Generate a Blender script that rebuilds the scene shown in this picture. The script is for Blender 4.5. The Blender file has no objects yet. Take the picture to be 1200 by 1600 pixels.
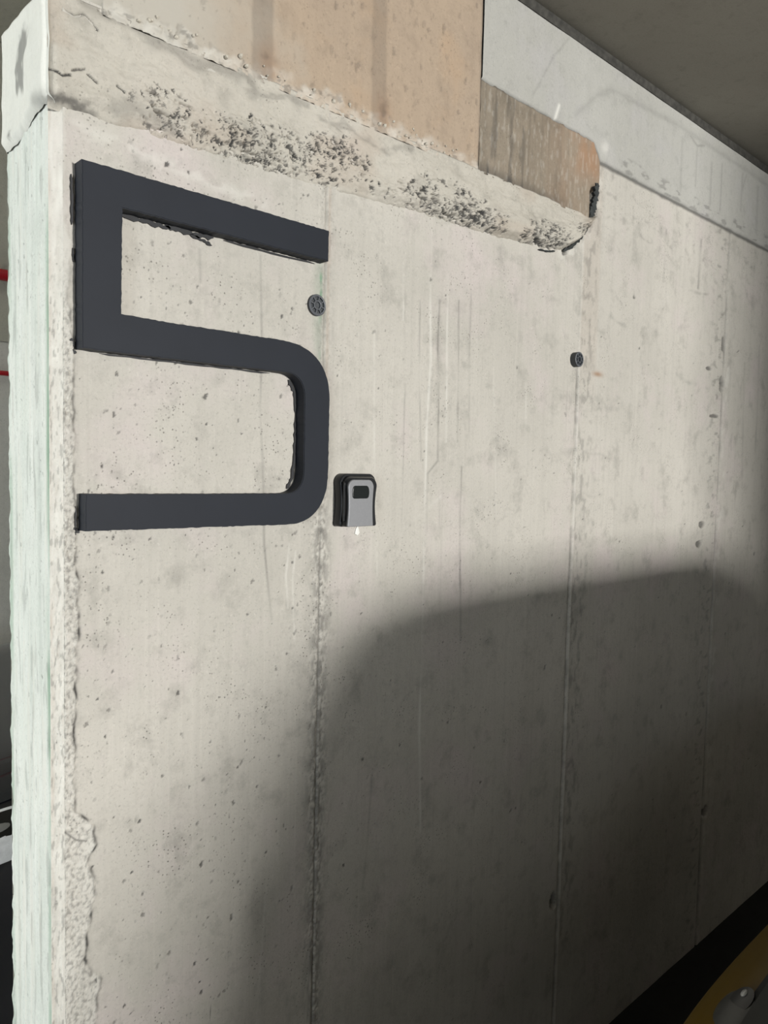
import bpy, bmesh, math, random
import numpy as np
from mathutils import Matrix, Vector

# ------------------------------------------------------------------ camera, light, exposure
sc = bpy.context.scene
COL = sc.collection
FLOOR = -0.135
cam_d = bpy.data.cameras.new('camera')
cam_d.lens = 27.045
cam_d.sensor_width = 36.0
cam_d.clip_start = 0.02
cam = bpy.data.objects.new('camera', cam_d)
COL.objects.link(cam)
Rm = Matrix(((0.73217224, 0.02548163, -0.68064271),
             (-0.68075362, 0.06012813, -0.73004049),
             (0.02232315, 0.99786537, 0.06137086)))
cam.matrix_world = Matrix.Translation((0, -1.2, 1.62)) @ Rm.to_4x4()
sc.camera = cam

world = bpy.data.worlds.new('world')
sc.world = world
world.use_nodes = True
world.node_tree.nodes['Background'].inputs[0].default_value = (0.75, 0.85, 1.0, 1)
world.node_tree.nodes['Background'].inputs[1].default_value = 0.03

def area(name, loc, target, sx, sy, power, color):
    l = bpy.data.lights.new(name, 'AREA')
    l.shape = 'RECTANGLE'; l.size = sx; l.size_y = sy
    l.energy = power; l.color = color
    o = bpy.data.objects.new(name, l); COL.objects.link(o)
    o.location = loc
    o.rotation_euler = (Vector(target) - Vector(loc)).to_track_quat('-Z', 'Y').to_euler()
    return o
# daylight through the small high window in the wall behind the photographer
area('window_daylight', (1.62, -9.40, 1.84), (1.0, 0.0, 1.5), 0.66, 0.40, 905, (1.0, 0.98, 0.94))
# daylight through the two open vehicle entrances at the left end of the garage
area('entrance_daylight', (-6.6, -5.6, 1.10), (0.5, 0.0, 1.3), 2.8, 2.1, 200, (0.86, 0.94, 1.0))
area('entrance_daylight', (-5.2, 1.35, 1.15), (0.4, 1.2, 1.4), 2.2, 2.3, 270, (0.98, 1.0, 0.97))

sc.view_settings.view_transform = 'Standard'
sc.view_settings.look = 'None'
sc.view_settings.gamma = 1.0
sc.view_settings.use_curve_mapping = False
sc.view_settings.exposure = 0.0

rng = np.random.default_rng(7)
random.seed(7)

# ------------------------------------------------------------------ object helpers
def link(name, me, mat=None, parent=None, smooth=True):
    o = bpy.data.objects.new(name, me)
    COL.objects.link(o)
    if mat and not me.materials:
        me.materials.append(mat)
    if parent:
        o.parent = parent
    if smooth and len(me.polygons):
        me.polygons.foreach_set('use_smooth', np.ones(len(me.polygons), bool))
    return o

def tag(o, label=None, cat=None, group=None, kind=None):
    if label: o['label'] = label
    if cat: o['category'] = cat
    if group: o['group'] = group
    if kind: o['kind'] = kind
    return o

def empty(name, loc=(0, 0, 0), rz=0.0):
    o = bpy.data.objects.new(name, None)
    COL.objects.link(o)
    o.location = loc; o.rotation_euler = (0, 0, rz)
    o.empty_display_size = 0.1
    return o

def pydata(name, v, f, mat=None, parent=None, smooth=False):
    me = bpy.data.meshes.new(name)
    me.from_pydata([tuple(map(float, p)) for p in v], [], f)
    me.update()
    return link(name, me, mat, parent, smooth)

def boxes(name, lst, mat, parent=None, bevel=0.0, smooth=False):
    bm = bmesh.new()
    for (x0, y0, z0, x1, y1, z1) in lst:
        r = bmesh.ops.create_cube(bm, size=1.0)
        for v in r['verts']:
            v.co = Vector(((x0 + x1) / 2 + v.co.x * (x1 - x0), (y0 + y1) / 2 + v.co.y * (y1 - y0), (z0 + z1) / 2 + v.co.z * (z1 - z0)))
    if bevel:
        bmesh.ops.bevel(bm, geom=bm.edges[:], offset=bevel, segments=2, affect='EDGES', profile=0.6)
    me = bpy.data.meshes.new(name)
    bm.to_mesh(me); bm.free()
    return link(name, me, mat, parent, smooth)

def grid_mesh(name, P, marks=None, mat=None, parent=None, flip=False):
    """P: (rows, cols, 3) array of points -> one mesh."""
    nr, nc = P.shape[:2]
    me = bpy.data.meshes.new(name)
    me.vertices.add(nr * nc)
    me.vertices.foreach_set('co', P.reshape(-1).astype(np.float32))
    i = np.arange(nr * nc).reshape(nr, nc)
    a, b, c, d = i[:-1, :-1], i[:-1, 1:], i[1:, 1:], i[1:, :-1]
    q = np.stack([a, d, c, b] if flip else [a, b, c, d], -1).reshape(-1)
    n = (nr - 1) * (nc - 1)
    me.loops.add(4 * n)
    me.loops.foreach_set('vertex_index', q.astype(np.int32))
    me.polygons.add(n)
    me.polygons.foreach_set('loop_start', np.arange(0, 4 * n, 4, dtype=np.int32))
    me.update(calc_edges=True)
    if marks is not None:
        at = me.attributes.new('marks', 'FLOAT_COLOR', 'POINT')
        at.data.foreach_set('color', np.clip(marks, 0, 1).reshape(-1).astype(np.float32))
    return link(name, me, mat, parent, True)

# ------------------------------------------------------------------ numpy noise
_perm = np.random.default_rng(3).permutation(256)
_perm = np.concatenate([_perm, _perm, _perm])
_ang = np.random.default_rng(4).random(256) * 2 * np.pi
_gx, _gy = np.cos(_ang), np.sin(_ang)
def pn(x, y, seed=0):
    xi = np.floor(x).astype(np.int64); yi = np.floor(y).astype(np.int64)
    xf = x - xi; yf = y - yi
    u = xf * xf * xf * (xf * (xf * 6 - 15) + 10); v = yf * yf * yf * (yf * (yf * 6 - 15) + 10)
    def g(ix, iy, dx, dy):
        h = _perm[(_perm[(ix + seed * 17) & 255] + iy) & 255]
        return _gx[h] * dx + _gy[h] * dy
    n00 = g(xi, yi, xf, yf); n10 = g(xi + 1, yi, xf - 1, yf)
    n01 = g(xi, yi + 1, xf, yf - 1); n11 = g(xi + 1, yi + 1, xf - 1, yf - 1)
    return ((n00 * (1 - u) + n10 * u) * (1 - v) + (n01 * (1 - u) + n11 * u) * v) * 1.4
def fbm(x, y, o=3, seed=0):
    r = 0; a = 1.0
    for k in range(o):
        r = r + a * pn(x * 2 ** k, y * 2 ** k, seed + k); a *= 0.5
    return r
def sm(a, b, x):
    t = np.clip((x - a) / (b - a), 0, 1)
    return t * t * (3 - 2 * t)
def gs(x, w):
    return np.exp(-(x / w) ** 2)
def pdist(S, Z, pts):
    d = np.full(S.shape, 9.0)
    for (x0, y0), (x1, y1) in zip(pts[:-1], pts[1:]):
        dx, dy = x1 - x0, y1 - y0
        t = np.clip(((S - x0) * dx + (Z - y0) * dy) / (dx * dx + dy * dy + 1e-12), 0, 1)
        d = np.minimum(d, np.hypot(S - x0 - t * dx, Z - y0 - t * dy))
    return d

# ------------------------------------------------------------------ materials
def nodes(name):
    m = bpy.data.materials.new(name); m.use_nodes = True
    nt = m.node_tree
    return m, nt, nt.nodes['Principled BSDF']

def plain(name, col, rough=0.5, metal=0.0, noise=0.0, nscale=30.0, coat=0.0, spec=0.5):
    m, nt, b = nodes(name)
    b.inputs['Roughness'].default_value = rough
    b.inputs['Metallic'].default_value = metal
    b.inputs['Coat Weight'].default_value = coat
    b.inputs['Specular IOR Level'].default_value = spec
    tc = nt.nodes.new('ShaderNodeTexCoord')
    n = nt.nodes.new('ShaderNodeTexNoise'); n.inputs['Scale'].default_value = nscale; n.inputs['Detail'].default_value = 4
    nt.links.new(tc.outputs['Object'], n.inputs['Vector'])
    r = nt.nodes.new('ShaderNodeValToRGB')
    k = noise
    r.color_ramp.elements[0].position = 0.3; r.color_ramp.elements[1].position = 0.7
    r.color_ramp.elements[0].color = (*[c * (1 - k) for c in col], 1)
    r.color_ramp.elements[1].color = (*[min(1, c * (1 + k)) for c in col], 1)
    nt.links.new(n.outputs['Fac'], r.inputs['Fac'])
    nt.links.new(r.outputs['Color'], b.inputs['Base Color'])
    return m

def concrete(name, c1, c2, c3, marks=True, vstreak=0.25, bump=0.25, scale=1.0, rough=0.85, pore=0.5, blotch=0.35, xgrad=None):
    m, nt, b = nodes(name)
    N, L = nt.nodes, nt.links
    b.inputs['Roughness'].default_value = rough
    b.inputs['Specular IOR Level'].default_value = 0.25
    tc = N.new('ShaderNodeTexCoord')
    def noise(sc_, det=4, rough_=0.55, stretch=None):
        n = N.new('ShaderNodeTexNoise'); n.inputs['Scale'].default_value = sc_ * scale
        n.inputs['Detail'].default_value = det; n.inputs['Roughness'].default_value = rough_
        if stretch:
            mp = N.new('ShaderNodeMapping'); mp.inputs['Scale'].default_value = stretch
            L.new(tc.outputs['Object'], mp.inputs['Vector']); L.new(mp.outputs['Vector'], n.inputs['Vector'])
        else:
            L.new(tc.outputs['Object'], n.inputs['Vector'])
        return n.outputs['Fac']
    def ramp(src, p0, p1):
        r = N.new('ShaderNodeMapRange'); r.inputs['From Min'].default_value = p0; r.inputs['From Max'].default_value = p1
        L.new(src, r.inputs['Value']); return r.outputs['Result']
    def mul(src, k):
        r = N.new('ShaderNodeMath'); r.operation = 'MULTIPLY'; L.new(src, r.inputs[0])
        if isinstance(k, (int, float)): r.inputs[1].default_value = k
        else: L.new(k, r.inputs[1])
        return r.outputs[0]
    def mix(fac, a, c, mode='MIX'):
        x = N.new('ShaderNodeMix'); x.data_type = 'RGBA'; x.blend_type = mode
        if isinstance(fac, (int, float)): x.inputs['Factor'].default_value = fac
        else: L.new(fac, x.inputs['Factor'])
        for s, v in ((x.inputs['A'], a), (x.inputs['B'], c)):
            if isinstance(v, tuple): s.default_value = (*v, 1)
            else: L.new(v, s)
        return x.outputs['Result']
    col = mix(ramp(noise(2.3, 5), 0.35, 0.68), c1, c2)
    col = mix(mul(ramp(noise(4.1, 4, 0.6), 0.52, 0.72), 0.8), col, c3)
    # grey clouds
    col = mix(mul(ramp(noise(13, 5, 0.65), 0.53, 0.70), blotch), col, tuple(x * 0.62 for x in c1))
    col = mix(mul(ramp(noise(38, 4, 0.6), 0.55, 0.72), 0.22), col, tuple(x * 0.55 for x in c1))
    # vertical rain / formwork streaks
    col = mix(mul(ramp(noise(1.0, 4, 0.6, (55, 55, 1.6)), 0.50, 0.75), vstreak), col, tuple(x * 0.55 for x in c1))
    col = mix(mul(ramp(noise(1.0, 3, 0.6, (80, 80, 2.5)), 0.56, 0.78), vstreak), col, tuple(min(1, x * 1.35) for x in c2))
    col = mix(mul(ramp(noise(190, 3, 0.7), 0.55, 0.75), 0.38), col, tuple(x * 0.45 for x in c1))
    col = mix(mul(ramp(noise(150, 3, 0.7, (1, 1, 0.7)), 0.58, 0.78), 0.38), col, tuple(min(1, x * 1.3) for x in c2))
    if xgrad:
        sx = N.new('ShaderNodeSeparateXYZ'); L.new(tc.outputs['Object'], sx.inputs[0])
        wob = N.new('ShaderNodeMath'); wob.operation = 'MULTIPLY_ADD'; wob.inputs[1].default_value = 0.5
        L.new(noise(7, 4), wob.inputs[0]); L.new(sx.outputs['X'], wob.inputs[2])
        col = mix(ramp(wob.outputs[0], xgrad[1] + .25, xgrad[0] + .25), col, xgrad[2])
    # fine pores
    vo = N.new('ShaderNodeTexVoronoi'); vo.inputs['Scale'].default_value = 130 * scale
    L.new(tc.outputs['Object'], vo.inputs['Vector'])
    pf = mul(mul(ramp(vo.outputs['Distance'], 0.22, 0.10), ramp(noise(9, 3), 0.50, 0.62)), pore)
    col = mix(pf, col, tuple(x * 0.35 for x in c1))
    if marks:
        at = N.new('ShaderNodeAttribute'); at.attribute_name = 'marks'
        sp = N.new('ShaderNodeSeparateColor'); L.new(at.outputs['Color'], sp.inputs[0])
        col = mix(at.outputs['Alpha'], col, (0.36, 0.22, 0.135))
        col = mix(sp.outputs[2], col, (0.72, 0.71, 0.66))
        col = mix(sp.outputs[1], col, (0.10, 0.27, 0.15))
        col = mix(sp.outputs[0], col, (0.055, 0.054, 0.052))
    L.new(col, b.inputs['Base Color'])
    bm1 = N.new('ShaderNodeBump'); bm1.inputs['Strength'].default_value = bump; bm1.inputs['Distance'].default_value = 0.004
    L.new(noise(70, 6, 0.7), bm1.inputs['Height'])
    bm2 = N.new('ShaderNodeBump'); bm2.inputs['Strength'].default_value = min(1, bump * 1.2); bm2.inputs['Distance'].default_value = 0.003
    bm2.invert = True
    L.new(pf, bm2.inputs['Height']); L.new(bm1.outputs['Normal'], bm2.inputs['Normal'])
    L.new(bm2.outputs['Normal'], b.inputs['Normal'])
    return m

M_wall = concrete('cast_concrete', (0.475, 0.455, 0.41), (0.56, 0.535, 0.485), (0.57, 0.51, 0.495), vstreak=0.16, blotch=0.55, bump=0.45, pore=0.8)
M_end = concrete('limewashed_concrete', (0.66, 0.69, 0.655), (0.74, 0.76, 0.72), (0.70, 0.74, 0.70), vstreak=0.30, blotch=0.15, pore=0.3)
M_ledge = concrete('rough_concrete', (0.46, 0.435, 0.38), (0.55, 0.52, 0.46), (0.53, 0.485, 0.43), vstreak=0.0, bump=0.5, blotch=0.45)
M_orange = concrete('ochre_stained_concrete', (0.375, 0.298, 0.228), (0.43, 0.338, 0.25), (0.45, 0.318, 0.208), vstreak=0.10, blotch=0.35, xgrad=(.60, .86, (0.44, 0.41, 0.355)))
M_plaster = concrete('grey_plaster', (0.41, 0.405, 0.375), (0.455, 0.45, 0.42), (0.445, 0.435, 0.43), vstreak=0.08, bump=0.12, blotch=0.15, pore=0.15)
M_brown = concrete('weathered_render', (0.235, 0.20, 0.155), (0.30, 0.255, 0.20), (0.36, 0.305, 0.24), vstreak=0.5, bump=0.4, blotch=0.5)
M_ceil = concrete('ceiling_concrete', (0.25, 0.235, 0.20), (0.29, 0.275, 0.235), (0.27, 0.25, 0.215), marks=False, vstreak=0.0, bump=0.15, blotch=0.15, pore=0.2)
M_back = concrete('background_concrete', (0.54, 0.53, 0.48), (0.62, 0.61, 0.56), (0.58, 0.57, 0.52), marks=False, vstreak=0.1, blotch=0.25)
M_back2 = concrete('background_render', (0.38, 0.37, 0.31), (0.44, 0.43, 0.365), (0.41, 0.40, 0.34), marks=False, vstreak=0.1, blotch=0.25)
M_shell = concrete('dark_concrete', (0.13, 0.125, 0.115), (0.17, 0.165, 0.15), (0.15, 0.145, 0.13), marks=False, vstreak=0.1, blotch=0.25)
M_floor = concrete('asphalt_floor', (0.018, 0.018, 0.018), (0.028, 0.028, 0.027), (0.024, 0.023, 0.022), marks=False, vstreak=0.0, bump=0.5, blotch=0.3)
M_five = plain('slate_paint', (0.0145, 0.0178, 0.0255), 0.62, noise=0.06, nscale=14, spec=0.28)
M_smear = plain('black_paint', (0.016, 0.017, 0.02), 0.6, noise=0.2)
M_blackpl = plain('black_plastic', (0.012, 0.013, 0.015), 0.38, noise=0.1)
M_silver = plain('silver_plastic', (0.30, 0.305, 0.32), 0.42, metal=0.35, noise=0.03, nscale=200)
M_shutter = plain('shutter_plastic', (0.010, 0.013, 0.013), 0.3, noise=0.05)
M_plug = plain('grey_plug_plastic', (0.105, 0.112, 0.125), 0.55, noise=0.15, nscale=80)
M_plugd = plain('dark_plug_plastic', (0.045, 0.05, 0.055), 0.6, noise=0.15, nscale=80)
M_white = plain('white_paint', (0.80, 0.80, 0.76), 0.6, noise=0.05)
M_red = plain('red_pipe_paint', (0.55, 0.02, 0.03), 0.4, noise=0.05)
M_gap = plain('bitumen_strip', (0.05, 0.048, 0.042), 0.8, noise=0.4, nscale=60)
M_crumb = plain('mortar_crumbs', (0.45, 0.42, 0.36), 0.9, noise=0.4, nscale=60)
M_frame = plain('window_frame_paint', (0.5, 0.5, 0.48), 0.5, noise=0.05)

# ------------------------------------------------------------------ the numbered concrete wall
def cols(s0, s1, k=1.7):
    out = [s0]
    while out[-1] < s1:
        s = out[-1]
        out.append(s + max(0.0013, k * (0.877 + 0.682 * s) ** 2 / 1442))
    a = np.array(out)
    return s0 + (a - s0) * (s1 - s0) / (a[-1] - s0)

DARK_DRIPS = [
    ([(1.275, 1.989), (1.272, 1.889), (1.278, 1.804), (1.282, 1.632), (1.25, 1.602), (1.253, 1.472)], .0028, .42),
    ([(1.339, 1.999), (1.342, 1.868), (1.346, 1.677)], .0024, .36), ([(1.38, 2.02), (1.38, 1.873), (1.389, 1.664)], .003, .22),
    ([(1.366, 1.618), (1.364, 1.513), (1.37, 1.361), (1.379, 1.206)], .0032, .48), ([(1.292, 1.544), (1.295, 1.476)], .0028, .40),
    ([(1.212, 1.979), (1.216, 1.799), (1.228, 1.63)], .0024, .26), ([(1.173, 1.795), (1.172, 1.574), (1.174, 1.476)], .0022, .24),
    ([(0.798, 1.993), (0.804, 1.81), (0.801, 1.716), (0.809, 1.622), (0.814, 1.467), (0.826, 1.369), (0.833, 1.322)], .0024, .36),
    ([(0.675, 1.979), (0.677, 1.926)], .003, .25), ([(2.29, 2.366), (2.288, 2.209)], .004, .5), ([(2.526, 2.386), (2.523, 2.229)], .005, .55),
    ([(2.92, 2.02), (2.95, 1.60)], .006, .22), ([(3.05, 2.1), (3.06, 1.7)], .006, .22), ([(1.10, .95), (1.092, .80), (1.08, .70)], .003, .3)]
PALE_DRIPS = [
    ([(1.242, 2.039), (1.251, 1.858), (1.243, 1.716), (1.244, 1.545), (1.246, 1.371), (1.244, 1.195), (1.245, 1.002), (1.257, 0.772)], .0034, .75),
    ([(1.3, 2.05), (1.303, 1.864), (1.308, 1.676)], .0026, .6), ([(1.08, 1.892), (1.087, 1.654), (1.104, 1.383)], .0022, .45),
    ([(1.602, 1.833), (1.614, 1.622)], .003, .45), ([(1.47, 1.86), (1.50, 1.5)], .0025, .3), ([(0.872, 1.464), (0.865, 1.402), (0.871, 1.34)], .002, .6),
    ([(0.887, 1.45), (0.881, 1.395), (0.887, 1.275)], .002, .5), ([(1.174, 1.476), (1.298, 1.551)], .004, .35), ([(1.16, 2.05), (1.163, 1.93)], .002, .5),
    ([(0.83, 0.80), (0.815, 0.62), (0.81, 0.52)], .003, .3)]
CRUST = [(2.3, .447), (1.98, .449), (1.93, .458), (1.86, .452), (1.772, .459), (1.635, .460), (1.486, .461), (1.436, .465), (1.335, .466), (1.182, .459), (1.058, .462), (1.026, .49),
         (.993, .494), (.966, .479), (.928, .495), (.867, .484), (.807, .474), (.761, .503), (.732, .495), (.5, .49), (-.2, .49)]
CREV = [(1.880, 2.410), (1.874, 2.370), (1.868, 2.330), (1.842, 2.283), (1.800, 2.232), (1.745, 2.196)]

# bug holes left by air bubbles
def make_pits():
    L_ = []
    for (a, b, n, r0, r1) in ((.47, .94, 1500, .0007, .0034), (.96, 1.83, 330, .0010, .0036), (1.84, 2.74, 170, .0015, .0050), (2.76, 3.6, 60, .003, .006)):
        s = rng.uniform(a, b, n); z = rng.uniform(.3 if a > 1 else .6, 2.14, n)
        r = r0 + (r1 - r0) * rng.random(n) ** 4.0
        an = rng.uniform(-1.0, .2, n); el = rng.uniform(1.0, 2.2, n) ; dp = rng.uniform(.15, 1.0, n)
        keep = fbm(s * 9, z * 9, 2, 77) + .9 * rng.random(n) > .32
        s, z, r, an, el, dp = (q[keep] for q in (s, z, r, an, el, dp))
        L_.append(np.stack([s, z, r, an, el, dp], 1))
    return np.concatenate(L_)
PITS = make_pits()

def splat_pits(sa, za, d, mk, pits, depth=1.0, dirt_shade=.85, warp=.6):
    for s, z, r, an, el, dp in pits:
        R = r * el * 1.9
        i0, i1 = np.searchsorted(sa, (s - R, s + R)); j0, j1 = np.searchsorted(za, (z - R, z + R))
        if i1 - i0 < 1 or j1 - j0 < 1: continue
        S, Z = np.meshgrid(sa[i0:i1] - s, za[j0:j1] - z)
        c, n = math.cos(an + 1.57), math.sin(an + 1.57)
        u = (S * c + Z * n) / (r * el); v = (-S * n + Z * c) / r
        if warp:
            u = u + warp * pn(S / r * .9 + s * 99, Z / r * .9, 3); v = v + warp * pn(S / r * .9, Z / r * .9 + z * 99, 4)
        g = np.exp(-(u * u + v * v) ** 1.5)
        gd = sm(.25, .65, g)
        d[j0:j1, i0:i1] -= g * r * .9 * dp * depth
        mk[j0:j1, i0:i1, 0] = np.maximum(mk[j0:j1, i0:i1, 0], gd * dirt_shade * dp)  # pit hollows darkened in colour, shade along with dirt

def wall_field(sa, za):
    S, Z = np.meshgrid(sa, za)
    d = .0012 * fbm(S * 3, Z * 3, 3, 1) + .00045 * fbm(S * 45, Z * 45, 3, 2)
    mk = np.zeros(S.shape + (4,))
    splat_pits(sa, za, d, mk, PITS)
    # ragged arris at the wall end
    if sa[0] < .5:
        e = np.interp(-Z, [-c[0] for c in CRUST], [c[1] for c in CRUST]) + .004 * fbm(Z * 30, S * 6, 3, 5)
        rough = sm(1.98, 1.78, Z)
        ins = sm(.003, -.003, S - e)
        rid = np.abs(fbm(S * 110, Z * 60, 3, 6))
        d += ins * rough * (.0035 - .008 * np.clip(.32 - rid, 0, 1)) * (1 - .6 * sm(1.03, 1.0, Z)) + ins * (1 - rough) * .001
        mk[..., 0] = np.maximum(mk[..., 0], rough * (gs(S - e - .001, .003) * np.clip(.40 + .9 * fbm(S * 60, Z * 45, 2, 7), 0, 1) + ins * .28 * sm(.14, .0, rid)))
        gr_ = fbm(S * 170, Z * 120, 3, 44)
        d += ins * rough * .0016 * gr_
        mk[..., 0] = np.maximum(mk[..., 0], sm(.010, -.002, S - e) * rough * .42 * sm(.12, .5, gr_))
        mk[..., 2] = np.maximum(mk[..., 2], ins * rough * .5 * sm(.1, .5, -gr_))
        mk[..., 2] = np.maximum(mk[..., 2], ins * (.30 + .3 * fbm(S * 30, Z * 9, 2, 8)))
        mk[..., 0] = np.maximum(mk[..., 0], .8 * gs(pdist(S, Z, [(.426, 1.039), (.444, 1.03), (.462, 1.012), (.479, 1.004)]), .0013))
        # grey veil under the number's upper left and faint pale smear under the ledge
        mk[..., 2] = np.maximum(mk[..., 2], .35 * gs(pdist(S, Z, [(.47, 2.12), (.62, 2.105), (.80, 2.085)]), .012) * sm(-.2, .4, fbm(S * 25, Z * 60, 2, 9) + .2))
    # joint lines of the formwork panels
    s1 = .9475 + .0016 * pn(Z * 5, Z * 0, 11)
    a = S - s1
    nz = fbm(S * 70, Z * 28, 3, 12)
    low = sm(1.72, 1.45, Z)
    d += .0022 * gs(a - .004, .0018) * (.6 + .8 * nz) - .0028 * gs(a + .0005, .0018) + .0020 * gs(a + .008, .003) * np.clip(nz + .2, 0, 1) * (.4 + low)
    st = gs(a, .024 + .008 * pn(Z * 6, Z * 0 + 3, 13)) * (.25 + .55 * low) * np.clip(.35 + 1.5 * nz, 0, 1)
    g1 = fbm(S * 160, Z * 110, 3, 45)
    d += .0016 * gs(a, .016) * g1 * (.4 + low)
    mk[..., 0] = np.maximum(mk[..., 0], .66 * st)
    mk[..., 0] = np.maximum(mk[..., 0], .5 * gs(a, .022) * sm(.05, .45, g1) * (.35 + .65 * low))
    mk[..., 2] = np.maximum(mk[..., 2], .4 * gs(a, .018) * sm(.1, .45, -g1) * (.35 + .65 * low))
    mk[..., 0] = np.maximum(mk[..., 0], .55 * gs(a + .0005, .0016) * (.4 + .6 * low))
    mk[..., 3] = np.maximum(mk[..., 3], .22 * gs(a - .008, .004) * sm(1.6, 1.8, Z))
    mk[..., 1] = np.maximum(mk[..., 1], gs(S - .937, .0035) * sm(1.80, 1.86, Z) * sm(2.015, 2.0, Z) * np.clip(.45 + .9 * pn(S * 90, Z * 35, 14), 0, .85))
    mk[..., 1] = np.maximum(mk[..., 1], .16 * gs(S - .932, .012) * sm(1.75, 1.85, Z) * sm(2.03, 2.0, Z))
    s2 = 1.831 + .0012 * pn(Z * 4, Z * 0 + 5, 15)
    a = S - s2
    lo2 = sm(1.95, 1.85, Z)
    d += -.0045 * gs(a + .002, .003) * lo2 + .0030 * gs(a - .008, .005) * (.4 + .6 * lo2)
    nz2 = fbm(S * 50, Z * 25, 3, 16)
    mk[..., 0] = np.maximum(mk[..., 0], gs(a + .002, .0035) * (.22 + .33 * lo2) * np.clip(.75 + nz2, 0, 1.2))
    mk[..., 0] = np.maximum(mk[..., 0], .32 * gs(a - .04, .045) * sm(.05, .45, nz2) * sm(.05, .4, Z))
    mk[..., 2] = np.maximum(mk[..., 2], .22 * gs(a - .006, .004))
    mk[..., 3] = np.maximum(mk[..., 3], .10 * sm(0, .01, a) * sm(.10, .085, a) * sm(1.75, 2.0, Z))
    s3 = 2.747 + .002 * pn(Z * 3, Z * 0 + 9, 17)
    a = S - s3
    nz3 = fbm(S * 26, Z * 42, 4, 18)
    d += -.004 * gs(a, .004) + .002 * gs(a - .012, .006)
    mk[..., 0] = np.maximum(mk[..., 0], gs(a, .005) * np.clip(.30 + .5 * pn(Z * 9, Z * 0, 19), .1, .7))
    mk[..., 0] = np.maximum(mk[..., 0], .36 * gs(a + .05, .06) * sm(.25, .6, nz3))
    mk[..., 2] = np.maximum(mk[..., 2], .30 * gs(a - .03, .03) * sm(.2, .5, fbm(S * 20, Z * 16, 3, 20)))
    for (cx, cz, rx, rz, dp) in ((2.739, 1.931, .018, .028, .014), (1.809, .396, .017, .024, .016), (2.772, .371, .018, .024, .016),
                                 (2.635, 1.436, .022, .012, .008), (2.618, 1.369, .024, .012, .008), (2.735, 2.07, .010, .03, .007), (2.63, 1.975, .02, .007, .006), (2.69, 1.815, .035, .006, .005)):
        q = gs(np.hypot((S - cx) / rx, (Z - cz) / rz) + .25 * pn(S * 70, Z * 70, 21), 1.0) ** .8
        q = sm(.35, .6, q)
        d -= dp * q
        mk[..., 0] = np.maximum(mk[..., 0], .72 * q)
    # abrasion strokes beside the second and third joints
    for (x0, z0, x1, z1, w, k) in ((1.871, 1.886, 2.02, 1.886, .005, .22), (1.869, 1.785, 2.07, 1.802, .005, .25), (2.46, 2.21, 2.60, 2.22, .004, .3), (2.40, 1.93, 2.64, 1.90, .006, .25),
                                   (1.99, 2.06, 2.08, 2.03, .006, .35), (1.96, 2.14, 2.05, 2.11, .006, .2), (1.87, 1.66, 2.02, 1.655, .004, .2), (1.87, 1.55, 1.98, 1.55, .004, .15), (1.90, 1.50, 1.94, 1.46, .006, .3)):
        mk[..., 0] = np.maximum(mk[..., 0], .75 * k * np.clip(.6 + 1.2 * pn(S * 25, Z * 40, 21), 0, 1.2) * gs(pdist(S, Z + .012 * pn(S * 14, Z * 14, 23), [(x0, z0), (x1, z1)]) + .004 * pn(S * 60, Z * 60, 22), w))
    mk[..., 3] = np.maximum(mk[..., 3], .85 * gs(np.hypot((S - 1.932) / .025, (Z - 1.889) / .007), 1.0))
    # scuffs under the plaster band on the right
    if sa[-1] > 1.9:
        n4 = .42 - 1.6 * np.abs(fbm(S * 7 + Z * 5, Z * 15, 3, 23)) + .25 * fbm(S * 30, Z * 40, 2, 24)
        mk[..., 0] = np.maximum(mk[..., 0], .26 * sm(.28, .6, n4) * sm(2.20, 2.34, Z) * sm(1.88, 1.95, S))
        d -= .002 * sm(.28, .5, n4) * sm(2.20, 2.34, Z) * sm(1.88, 1.95, S)
        mk[..., 0] = np.maximum(mk[..., 0], .6 * sm(2.452, 2.459, Z + .002 * pn(S * 30, Z, 24)))
    # broken crevice at the right end of the rough ledge
    if sa[0] < 1.9 and sa[-1] > 1.7:
        q = pdist(S, Z, CREV) + .007 * fbm(S * 45, Z * 45, 2, 25)
        wd = .008 + .018 * sm(2.26, 2.33, Z) * sm(2.42, 2.39, Z)
        q = sm(1.25, .75, q / wd)
        d -= .040 * q
        mk[..., 0] = np.maximum(mk[..., 0], .97 * q)  # hollow coloured near black in place of its own shade
        q2 = pdist(S, Z, CREV) + .02 * fbm(S * 30, Z * 30, 3, 26)
        d += .003 * sm(.04, .01, q2) * fbm(S * 60, Z * 60, 2, 27)
        mk[..., 2] = np.maximum(mk[..., 2], .35 * sm(.035, .01, q2))
    for pts, w, k in DARK_DRIPS:
        sx = [p[0] for p in pts]; zx = [p[1] for p in pts]
        if max(sx) < sa[0] - .05 or min(sx) > sa[-1] + .05: continue
        k = k * np.clip(.75 + .8 * pn(S * 2, Z * 11, 29), .15, 1.1)
        dd = pdist(S, Z, pts) + .0008 * pn(S * 50, Z * 30, 28)
        mk[..., 0] = np.maximum(mk[..., 0], k * gs(dd, w))
    for pts, w, k in PALE_DRIPS:
        sx = [p[0] for p in pts]
        if max(sx) < sa[0] - .05 or min(sx) > sa[-1] + .05: continue
        mk[..., 2] = np.maximum(mk[..., 2], .75 * k * np.clip(.7 + 1.0 * pn(S * 2, Z * 8, 30), .1, 1.1) * gs(pdist(S, Z, pts) + .001 * pn(S * 40, Z * 25, 28), w))
    return S, Z, d, mk

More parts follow.
